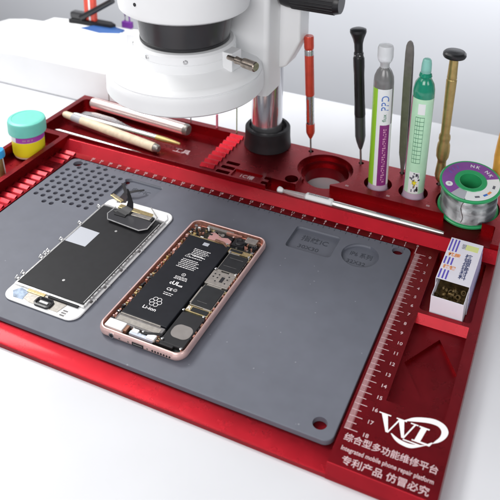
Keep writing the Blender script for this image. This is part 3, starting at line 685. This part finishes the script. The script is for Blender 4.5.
# precision pen lying in the groove
pn = thing('precision_pen', 'white and silver precision pen lying in the long front groove', 'precision pen', (-13.3, 2.9, .62), (0, R(0), R(-.3)))
m_ = MB(); m_.rod((0, 0, 0), (.55, 0, 0), [(.2, 0), (.32, .2), (.3, .6), (.18, 1)], WHITEPL, 16); m_.build('tip_cap', pn)
m_ = MB(); m_.rod((.5, 0, .0), (2.8, 0, 0), [(.16, 0), (.22, .3), (.28, 1)], CLEAR, 16); m_.build('clear_nose', pn)
m_ = MB(); m_.rod((2.7, 0, 0), (5.3, 0, 0), [(.3, 0), (.42, .05), (.42, .95), (.3, 1)], WHITEPL, 20); m_.box(3.0, 4.9, -.12, .12, .36, .44, STEEL, .03); m_.build('white_sleeve', pn)
m_ = MB(); m_.rod((5.25, 0, 0), (15.0, 0, -.05), [(.28, 0), (.31, .05), (.29, .4), (.26, .7), (.19, .97), (.14, 1)], mat('satin_silver', (.78, .78, .76), .3, .8), 20); m_.build('silver_barrel', pn)
m_ = MB(); m_.box(9.2, 11.3, -.05, .06, .2, .277, GREYINK, 0); m_.build('engraving', pn)

# ================================================================== MATCH-STYLE BOX OF COILS
mbx = thing('small_card_box', 'white card box with violet stripes, drawer open to brass coils', 'card box', (3.78, -2.2, -.70), (0, 0, R(-1.5)))
m_ = MB()   # sleeve, open at both ends
W, Hh, th = 1.25, 2.45, .04
m_.box(-W, W, -2.25, 3.1, 0, th, CARD); m_.box(-W, W, -2.25, 3.1, Hh-th, Hh, CARD, .012); m_.box(-W, -W+th, -2.25, 3.1, th, Hh-th, CARD); m_.box(W-th, W, -2.25, 3.1, th, Hh-th, CARD)
m_.build('sleeve', mbx)
m_ = MB(); w_ = W-.07
m_.box(-w_, w_, -3.78, 2.8, .06, .10, CARD); m_.box(-w_, -w_+.04, -3.78, 2.8, .1, 2.02, CARD); m_.box(w_-.04, w_, -3.78, 2.8, .1, 2.02, CARD); m_.box(-w_, w_, -3.82, -3.76, .06, 2.02, CARD, .012); m_.box(-w_, w_, 2.76, 2.8, .1, 2.02, CARD)
m_.build('drawer', mbx)
m_ = MB()
for i in range(26):
    cx, cy, cz = -.95+1.9*random.random(), -3.15+1.6*random.random(), 1.25+.35*random.random(); ax = Matrix.Translation((cx, cy, cz)) @ Matrix.Rotation(random.random()*3, 4, 'X') @ Matrix.Rotation(random.random()*3, 4, 'Y')
    m_.lathe([(.2, -.06), (.2, .06), (.12, .06), (.12, -.06)], KRAFT, ax, 12)
m_.box(-w_+.05, w_-.05, -3.38, 2.7, .1, 1.2, KRAFT); m_.build('brass_coils', mbx)
m_ = MB(); z = Hh+.002
for x in (-1.15, -.88, -.63):
    for (y0, y1) in ((2.95, 1.35), (.55, -.35), (-1.05, -2.15)): m_.box(x, x+.12, y1, y0, z-.001, z+.004, VIOLET)
letter(m_, '优质', .50, ORANGE, (-.58, .92, z+.003), rz=0, bold=.014, sx=.95); letter(m_, '植锡', .50, ORANGE, (-.60, -.72, z+.003), rz=0, bold=.014, sx=.95)
[letter(m_, ch, .60, NAVYINK, (.50, 1.15-.52*i, z+.003), sx=.95, bold=.008) for i, ch in enumerate('植锡焊接材料')]
m_.box(.05, 1.0, 1.95, 2.65, z-.001, z+.004, YELLOWP); letter(m_, '国标', .34, GREYINK, (-.12, 2.3, z+.003), rz=-PI/2)
for (y0, y1) in ((-2.2, 3.05),):
    for zz in (.15, .62, 1.1, 1.6, 2.05): m_.box(W, W+.004, y0, y1, zz, zz+.2, VIOLET)
    for zz in (.15, .62, 1.1, 1.6, 2.05): m_.box(-W-.004, -W, y0, y1, zz, zz+.26, VIOLET)
m_.build('box_print', mbx)

# ================================================================== TOOLS IN THE LEFT RECESS
def lying(name, label, cat, p0, p1, parts, group=None):
    """parts: (child name, [(r,t)...], material)"""
    p0 = Vector(p0); p1 = Vector(p1); d = p1-p0
    t_ = thing(name, label, cat, p0, (0, 0, 0), group)
    for (n_, prof, m) in parts:
        q = MB(); q.rod((0, 0, 0), d, prof, m, 22); q.build(n_, t_)
    return t_
lying('soldering_pen', 'thick pearly pink metal barrel lying along the back of the red recess', 'tool', (-38.2, 9.35, 1.05), (-25.6, 8.45, 1.0),
      [('barrel', [(.45, 0), (.60, .02), (.62, .5), (.60, .96)], PINKW), ('end_cap', [(.60, .955), (.60, .985), (.5, 1.0)], DKSTEEL)])
lying('slim_brush', 'silver handled brush with gold tip lying in the red recess', 'brush', (-38.6, 6.5, .80), (-25.2, 6.0, .75),
      [('silver_handle', [(.2, 0), (.30, .03), (.32, .4), (.30, .80)], STEEL), ('gold_ferrule', [(.31, .79), (.30, .86), (.20, .96), (.12, 1)], BRASS)])
lying('wooden_stick', 'cream wooden stick with dark end lying over the front of the recess', 'stick', (-39.3, 5.9, 1.0), (-26.7, 4.45, .62),
      [('wood_shaft', [(.25, 0), (.36, .02), (.42, .18), (.47, .5), (.45, .955)], WOOD), ('grey_band', [(.40, .10), (.43, .11), (.445, .19), (.42, .2)], mat('dull_grey_band', (.38, .38, .40), .5)), ('dark_end', [(.42, .95), (.40, .985), (.3, 1)], DKSTEEL)])
lying('thin_probe', 'thin polished steel probe lying nearest the front wall of the recess', 'probe', (-38.6, 3.6, .38), (-27.4, 3.25, .35),
      [('shaft', [(.10, 0), (.2, .05), (.22, .5), (.18, .9), (.1, 1)], STEEL)])
te = thing('lying_tweezers', 'grey steel tweezers lying flat between the pink barrel and the brush', 'tweezers', (-38.2, 7.6, .55), (0, 0, R(-6)))
for s_ in (-1, 1):
    m_ = MB(); vs = []; fs = []
    pr = [(0, .35, 0), (1.5, .4, .22), (4, .36, .32), (6, .18, .12), (7.6, .06, .02)]
    for (x, w_, o_) in pr:
        vs += [(x, -w_, s_*o_-.04), (x, w_, s_*o_-.04), (x, w_, s_*o_+.04), (x, -w_, s_*o_+.04)]
    for i in range(len(pr)-1):
        for k_ in range(4): fs.append([4*i+k_, 4*i+(k_+1) % 4, 4*i+4+(k_+1) % 4, 4*i+4+k_])
    fs += [[3, 2, 1, 0], [4*len(pr)-4+i for i in range(4)]]; m_.add(vs, fs, STEEL); m_.build('tweezer_arm', te)

# jar
jr = thing('paste_jar', 'small round jar with aqua lid and yellow and purple label in the left channel', 'jar', (-38.15, -1.0, -.1))
m_ = MB(); m_.lathe([(0, 0), (1.35, 0), (1.5, .08), (1.56, .25), (1.60, .6), (1.63, 2.6), (1.6, 2.9)], JARPL, n=48); m_.build('jar_body', jr)
m_ = MB(); m_.lathe([(1.56, .28), (1.635, .5), (1.66, 1.4), (1.665, 2.0)], YELLOW, n=48); m_.lathe([(1.667, 2.0), (1.668, 2.03)], LABELW, n=48)
patch(m_, 1.668, R(-95), R(40), 2.02, 2.72, LAVENDER, 20); patch(m_, 1.664, R(-200), R(-95), 2.02, 2.72, LABELW, 20); patch(m_, 1.664, R(40), R(160), 2.02, 2.72, LABELW, 20)
wrap_letter(m_, 'ıııı ııı ıı', .42, PRINT, 1.672, R(-50), 2.36, sx=1.0)
m_.build('label', jr)
m_ = MB(); pr = [(1.7, 2.72), (1.90, 2.74), (1.93, 2.84), (1.93, 3.9), (1.86, 4.12), (1.70, 4.22), (1.5, 4.23), (1.45, 4.19), (0, 4.19)]
m_.lathe(pr, TEAL, n=64)
for i in range(0): m_.box(1.91, 1.955, -.035, .035, 2.9, 3.85, TEAL, 0, M=Matrix.Rotation(2*PI*i/60, 4, 'Z'))
m_.build('lid', jr)
# vial
vl = thing('small_vial', 'small gold and white vial with blue cap, cut by the left edge', 'vial', (-37.7, -5.3, .0), (R(0), R(-6), 0))
m_ = MB(); m_.lathe([(0, 0), (.62, 0), (.66, .1), (.66, 1.7), (.6, 1.9)], LABELW, n=28); patch(m_, .665, R(-70), R(10), .1, 1.65, BRASS, 8); patch(m_, .665, R(-140), R(-110), .1, 1.65, BRASS, 8); m_.build('glass', vl)
m_ = MB(); m_.lathe([(.7, 1.65), (.95, 1.72), (1.0, 1.85), (1.0, 2.15), (.9, 2.3), (0, 2.34)], BLUECAP, n=32); m_.build('cap', vl)

jr.scale = (.93, .93, .93); jr.location = (-38.3, -.75, 0); vl.scale = (.72, .72, 1.2)
# pins along the back edge; the tall green rod imitates a reflection
PN = [((-36.4, 9.95), 2.35, 'thin pin with round dark head at the left back corner of the tray', True), ((-30.6, 9.95), 1.35, 'short dark pin on the back rim left of centre', False),
      ((-26.2, 9.95), 1.35, 'short dark pin on the back rim behind the gold brush tip', False), ((-23.2, 10.1), 1.5, 'thick pink pin standing on the back rim', False),
      ((-20.9, 10.0), 2.9, 'tall thin pale green rod imitating a reflection beside the black collar', False)]
for i, ((x, y), h, lb, hd) in enumerate(PN):
    g = thing('rim_pin_or_glint', lb, 'pin', (x, y, UP), (0, 0, 0), 'pins standing on the back rim')
    r = .12 if i == 3 else .06
    m_ = MB(); m_.rod((0, 0, 0), (0, 0, h), [(r*1.1, 0), (r, .1), (r, .97), (r*.6, 1)], [DKSTEEL, DKSTEEL, DKSTEEL, mat('pink_enamel', (.7, .2, .28), .35), mat('olive_reflection', (.35, .42, .22), .4)][i], 12); m_.build('shaft', g)
    if hd: m_ = MB(); m_.lathe([(0, h-.25), (.12, h-.22), (.2, h-.05), (.2, h+.05), (.12, h+.18), (0, h+.2)], mat('maroon_enamel', (.2, .02, .03), .3), n=16); m_.build('head', g)

# ================================================================== MICROSCOPE
ms = thing('microscope', 'white stereo microscope head with ring light on a chrome pole behind the tray', 'microscope', (-17.3, 9.2, UP))
ox, oy, oz = 17.3, -9.2, -UP      # world -> local
def mp(mb, name, **kw): return mb.build(name, ms, (ox, oy, oz), **kw)
HX, HY = -22.05, 2.0
T = Matrix.Translation((HX, HY, 0))
m_ = MB(); m_.lathe([(3.2, 9.9), (5.9, 9.72), (6.75, 9.75), (6.95, 9.95), (6.93, 10.9), (6.78, 11.4), (6.70, 11.43), (6.70, 11.5), (6.75, 11.56), (6.70, 11.7), (6.35, 12.05), (5.2, 12.35), (4.55, 12.55), (4.48, 12.8), (4.47, 13.3), (4.42, 13.32), (4.42, 13.38), (4.46, 13.4), (4.45, 14.0), (4.25, 14.2), (3.8, 14.22), (3.75, 12.4), (3.4, 11.5), (3.2, 9.9)], WHITEPL, T, 96); mp(m_, 'ring_light')
m_ = MB(); m_.lathe([(3.0, 12.9), (3.4, 12.95), (3.72, 13.6), (3.80, 14.2), (3.86, 14.4), (4.22, 16.4), (4.30, 16.9), (4.2, 17.3)], GREYCONE, T, 80)
m_.lathe([(3.84, 14.22), (3.93, 14.3), (3.93, 14.5), (3.88, 14.55)], BLACKPL, T, 80); m_.lathe([(0, 13.1), (3.0, 13.1)], BLACKPL, T, 40); mp(m_, 'objective_cone')
m_ = MB(); m_.lathe([(3.8, 17.1), (5.3, 17.15), (5.58, 17.35), (5.65, 17.7), (5.65, 26), (5.2, 26.6), (0, 26.6)], WHITEPL, T, 96); m_.lathe([(.16, -.02), (.16, .05), (0, .05)], BLACKPL, T @ Matrix.Rotation(R(-104), 4, 'Z') @ Matrix.Translation((5.63, 0, 18.6)) @ Matrix.Rotation(PI/2, 4, 'Y'), 12); mp(m_, 'head_body')
for a in (-150, -105, -60):
    m_ = MB(); m_.lathe([(.20, -.05), (.20, .05), (.16, .08), (.09, .08), (.07, .0), (0, .0)], STEEL, T @ Matrix.Rotation(R(a), 4, 'Z') @ Matrix.Translation((4.45, 0, 13.65)) @ Matrix.Rotation(PI/2, 4, 'Y'), 16); mp(m_, 'set_screw')
# clamp lugs and thumb screw
for a in (-6, 187):
    m_ = MB(); m_.box(4.2, 5.35, -.75, .75, 12.3, 14.0, WHITEPL, .12, M=T @ Matrix.Rotation(R(a), 4, 'Z')); mp(m_, 'clamp_lug')
m_ = MB(); A = T @ Matrix.Rotation(R(-16), 4, 'Z') @ Matrix.Translation((5.4, 0, 13.7))
m_.rod(A @ Vector((-.3, 0, 0)), A @ Vector((2.8, 0, -.0)), [(.2, 0), (.2, .25), (.34, .3), (.30, .4), (.30, .52), (.40, .55), (.43, .6), (.43, .97), (.36, 1)], mat('nickel_screw', (.42, .36, .31), .3, 1, var=.3, vscale=3), 20)
mp(m_, 'thumb_screw')
# focusing arm
m_ = MB(); m_.prism(rr2(-20.6, -15.65, 5.4, 8.9, .5, 6), 8.2, 30, WHITEPL, bev=.1); mp(m_, 'focus_arm')
m_ = MB(); m_.prism([(-18.0, 9.6), (-16.0, 9.8), (-15.0, 10.2), (-14.1, 12.0), (-13.7, 13.0), (-13.7, 30), (-18.0, 30)], 8.2, 10.6, WHITEPL, axis='y'); bo = mp(m_, 'arm_bracket'); bevel(bo, .25, 3)
m_ = MB(); m_.rod((-15.6, 8.2, 17.3), (-9.9, 8.2, 17.3), [(.6, 0), (1.0, .03), (1.12, .12), (1.15, .2), (1.15, .92), (1.0, 1)], BLACKPL, 40)
for i in range(24):
    a = 2*PI*i/24; m_.rod((-14.4, 8.2+1.14*math.cos(a), 17.3+1.14*math.sin(a)), (-10.4, 8.2+1.14*math.cos(a), 17.3+1.14*math.sin(a)), [(.07, 0), (.07, 1)], BLACKPL, 6)
mp(m_, 'focus_knob')
m_ = MB(); m_.rod((-17.3, 9.35, TZ+.2), (-17.3, 9.35, 30), [(1.52, 0), (1.52, 1)], CHROME, 56); mp(m_, 'pole')
m_ = MB(); PX, PY = -17.15, 9.3
m_.lathe([(2.0, UP+.005), (2.30, UP+.02), (2.32, UP+.08), (2.28, 1.6), (2.24, 2.0), (2.22, 3.05), (2.12, 3.18), (1.85, 3.18), (1.8, 2.8), (1.56, 2.75)], BLACKSAT, Matrix.Translation((PX, PY, 0)), 56); mp(m_, 'collar')

# ================================================================== BACKGROUND LEFT: white case, pad, clip stand
cs = thing('white_case', 'large soft edged white case standing on the table behind the tray at left', 'case', (-55, 22, TZ))
m_ = MB(); prof = [(-72, -1), (-72, -1+.6), (-68.2, -.2), (-63.5, 1.6), (-60.5, 2.1), (-57.5, 2.25), (-55.6, 3.1), (-51, 3.45), (-37.5, 3.45), (-36.5, 2.6), (-36.2, -1)]
m_.prism([(x+55, z-TZ) for x, z in prof], -9.8, 3.0, WHITEPL, axis='y'); o = m_.build('case_shell', cs); bevel(o, .9, 5, 20); m_ = MB(); m_.sweep(12, 9, 1.2, [(0, 0), (0, .12), (.15, .2)], WHITEPL, M=Matrix.Translation((9.5, -3.4, 4.4))); m_.build('case_lid', cs)
bp = tag((lambda q: (q.prism([(-49.3, 22.0), (-46.0, 21.6), (-43.6, 22.6), (-43.8, 24.0), (-46.5, 24.6), (-48.0, 24.0)], 3.46, 3.62, BLUEPL, bev=.05), q.build('blue_pad'))[1])(MB()), 'flat royal blue pad lying on top of the white case', 'pad')
ck = thing('clip_stand', 'black clip stand with red post and slanted black arm on the white case', 'clip stand', (-49.0, 24.2, 3.46))
m_ = MB(); m_.prism([(-3.0, -.9), (3.3, -.5), (3.6, .2), (2.6, .8), (-2.6, .8)], 0, .55, BLACKSAT, bev=.15); m_.build('base', ck)
m_ = MB(); m_.box(-3.0, -.6, -.7, .5, .5, 1.5, GREYCONE, .3); m_.build('grey_clip', ck)
m_ = MB(); m_.box(-.9, .75, -.3, .3, .5, 6, REDPL, .08); m_.box(-.15, .1, -.34, -.29, .6, 5.9, LABELW, 0); m_.build('post', ck)
m_ = MB(); m_.tube([(-1.2, -.6, .9), (1.0, -.6, 2.2), (3.9, -.6, 4.0)], .38, BLACKPL, 12); m_.build('arm', ck)
pp = thing('purple_plug', 'small purple plug standing right of the blue pad on the case', 'plug', (-44.0, 25.0, 3.5))
m_ = MB(); m_.box(-.75, .75, -.3, .3, 0, .9, PURPLUG, .12); m_.build('plug_body', pp)
m_ = MB()
for x in (-.35, .35): m_.tube([(x, 0, .85), (x*.9, 0, 1.8), (x*.3-.4, 0, 2.8)], .1, PURPLUG, 8)
m_.build('prong', pp)

# ================================================================== LIGHT, WORLD, CAMERA
wd = bpy.data.worlds.new('World'); sc.world = wd; wd.use_nodes = True
bg = wd.node_tree.nodes['Background']; bg.inputs['Color'].default_value = (.86, .90, 1.0, 1); bg.inputs['Strength'].default_value = .15
def area(name, loc, target, sx, sy, power, col=(1, 1, 1)):
    ld = bpy.data.lights.new(name, 'AREA'); ld.shape = 'RECTANGLE'; ld.size = sx; ld.size_y = sy; ld.energy = power; ld.color = col
    o = bpy.data.objects.new(name, ld); COL.objects.link(o); o.location = loc
    o.rotation_euler = (Vector(target)-Vector(loc)).to_track_quat('-Z', 'Y').to_euler(); return o
area('softbox_key', (-92, 14, 80), (-15, -8, 0), 30, 30, 12, (1, .99, .97))
area('softbox_left', (-72, -34, 90), (-18, -8, 0), 80, 90, 7.5, (1, .985, .97))
area('front_fill', (-5, -90, 50), (-18, 0, 8), 60, 50, 7, (1, .98, .98))  # added fill from the camera side, brightens the white microscope
area('right_fill', (85, -50, 45), (3, -8, 0), 45, 45, 3.2, (1, 1, 1))  # added fill from the right, lifts the left wall of the diamond recess
area('backdrop_light', (10, 30, 34), (-10, 62, 34), 110, 14, 6.5, (.97, .98, 1))

cam = bpy.data.cameras.new('Camera'); co = bpy.data.objects.new('Camera', cam); COL.objects.link(co); sc.camera = co
co.location = (9.0365, -51.2365, 38.2937); co.rotation_euler = (1.22915043, -.02163346, .40902562)
cam.sensor_width = 36; cam.lens = 751.7876*36/500
cam.shift_x = -(275.161-250)/500; cam.shift_y = (13.1575-250)/500
cam.clip_start = .01; cam.clip_end = 50
cam.dof.use_dof = True; cam.dof.focus_distance = .57; cam.dof.aperture_fstop = 15.0

# centimetres -> metres
done = set()
for o in sc.objects:
    o.location = o.location*.01
    if o.type == 'MESH' and o.data.name not in done:
        done.add(o.data.name); o.data.transform(Matrix.Scale(.01, 4))
    if o.type == 'LIGHT': o.data.size *= .01; o.data.size_y *= .01
sc.unit_settings.system = 'METRIC'
sc.view_settings.view_transform = 'Standard'; sc.view_settings.look = 'None'; sc.view_settings.exposure = -.34; sc.view_settings.gamma = 1
sc.render.film_transparent = False
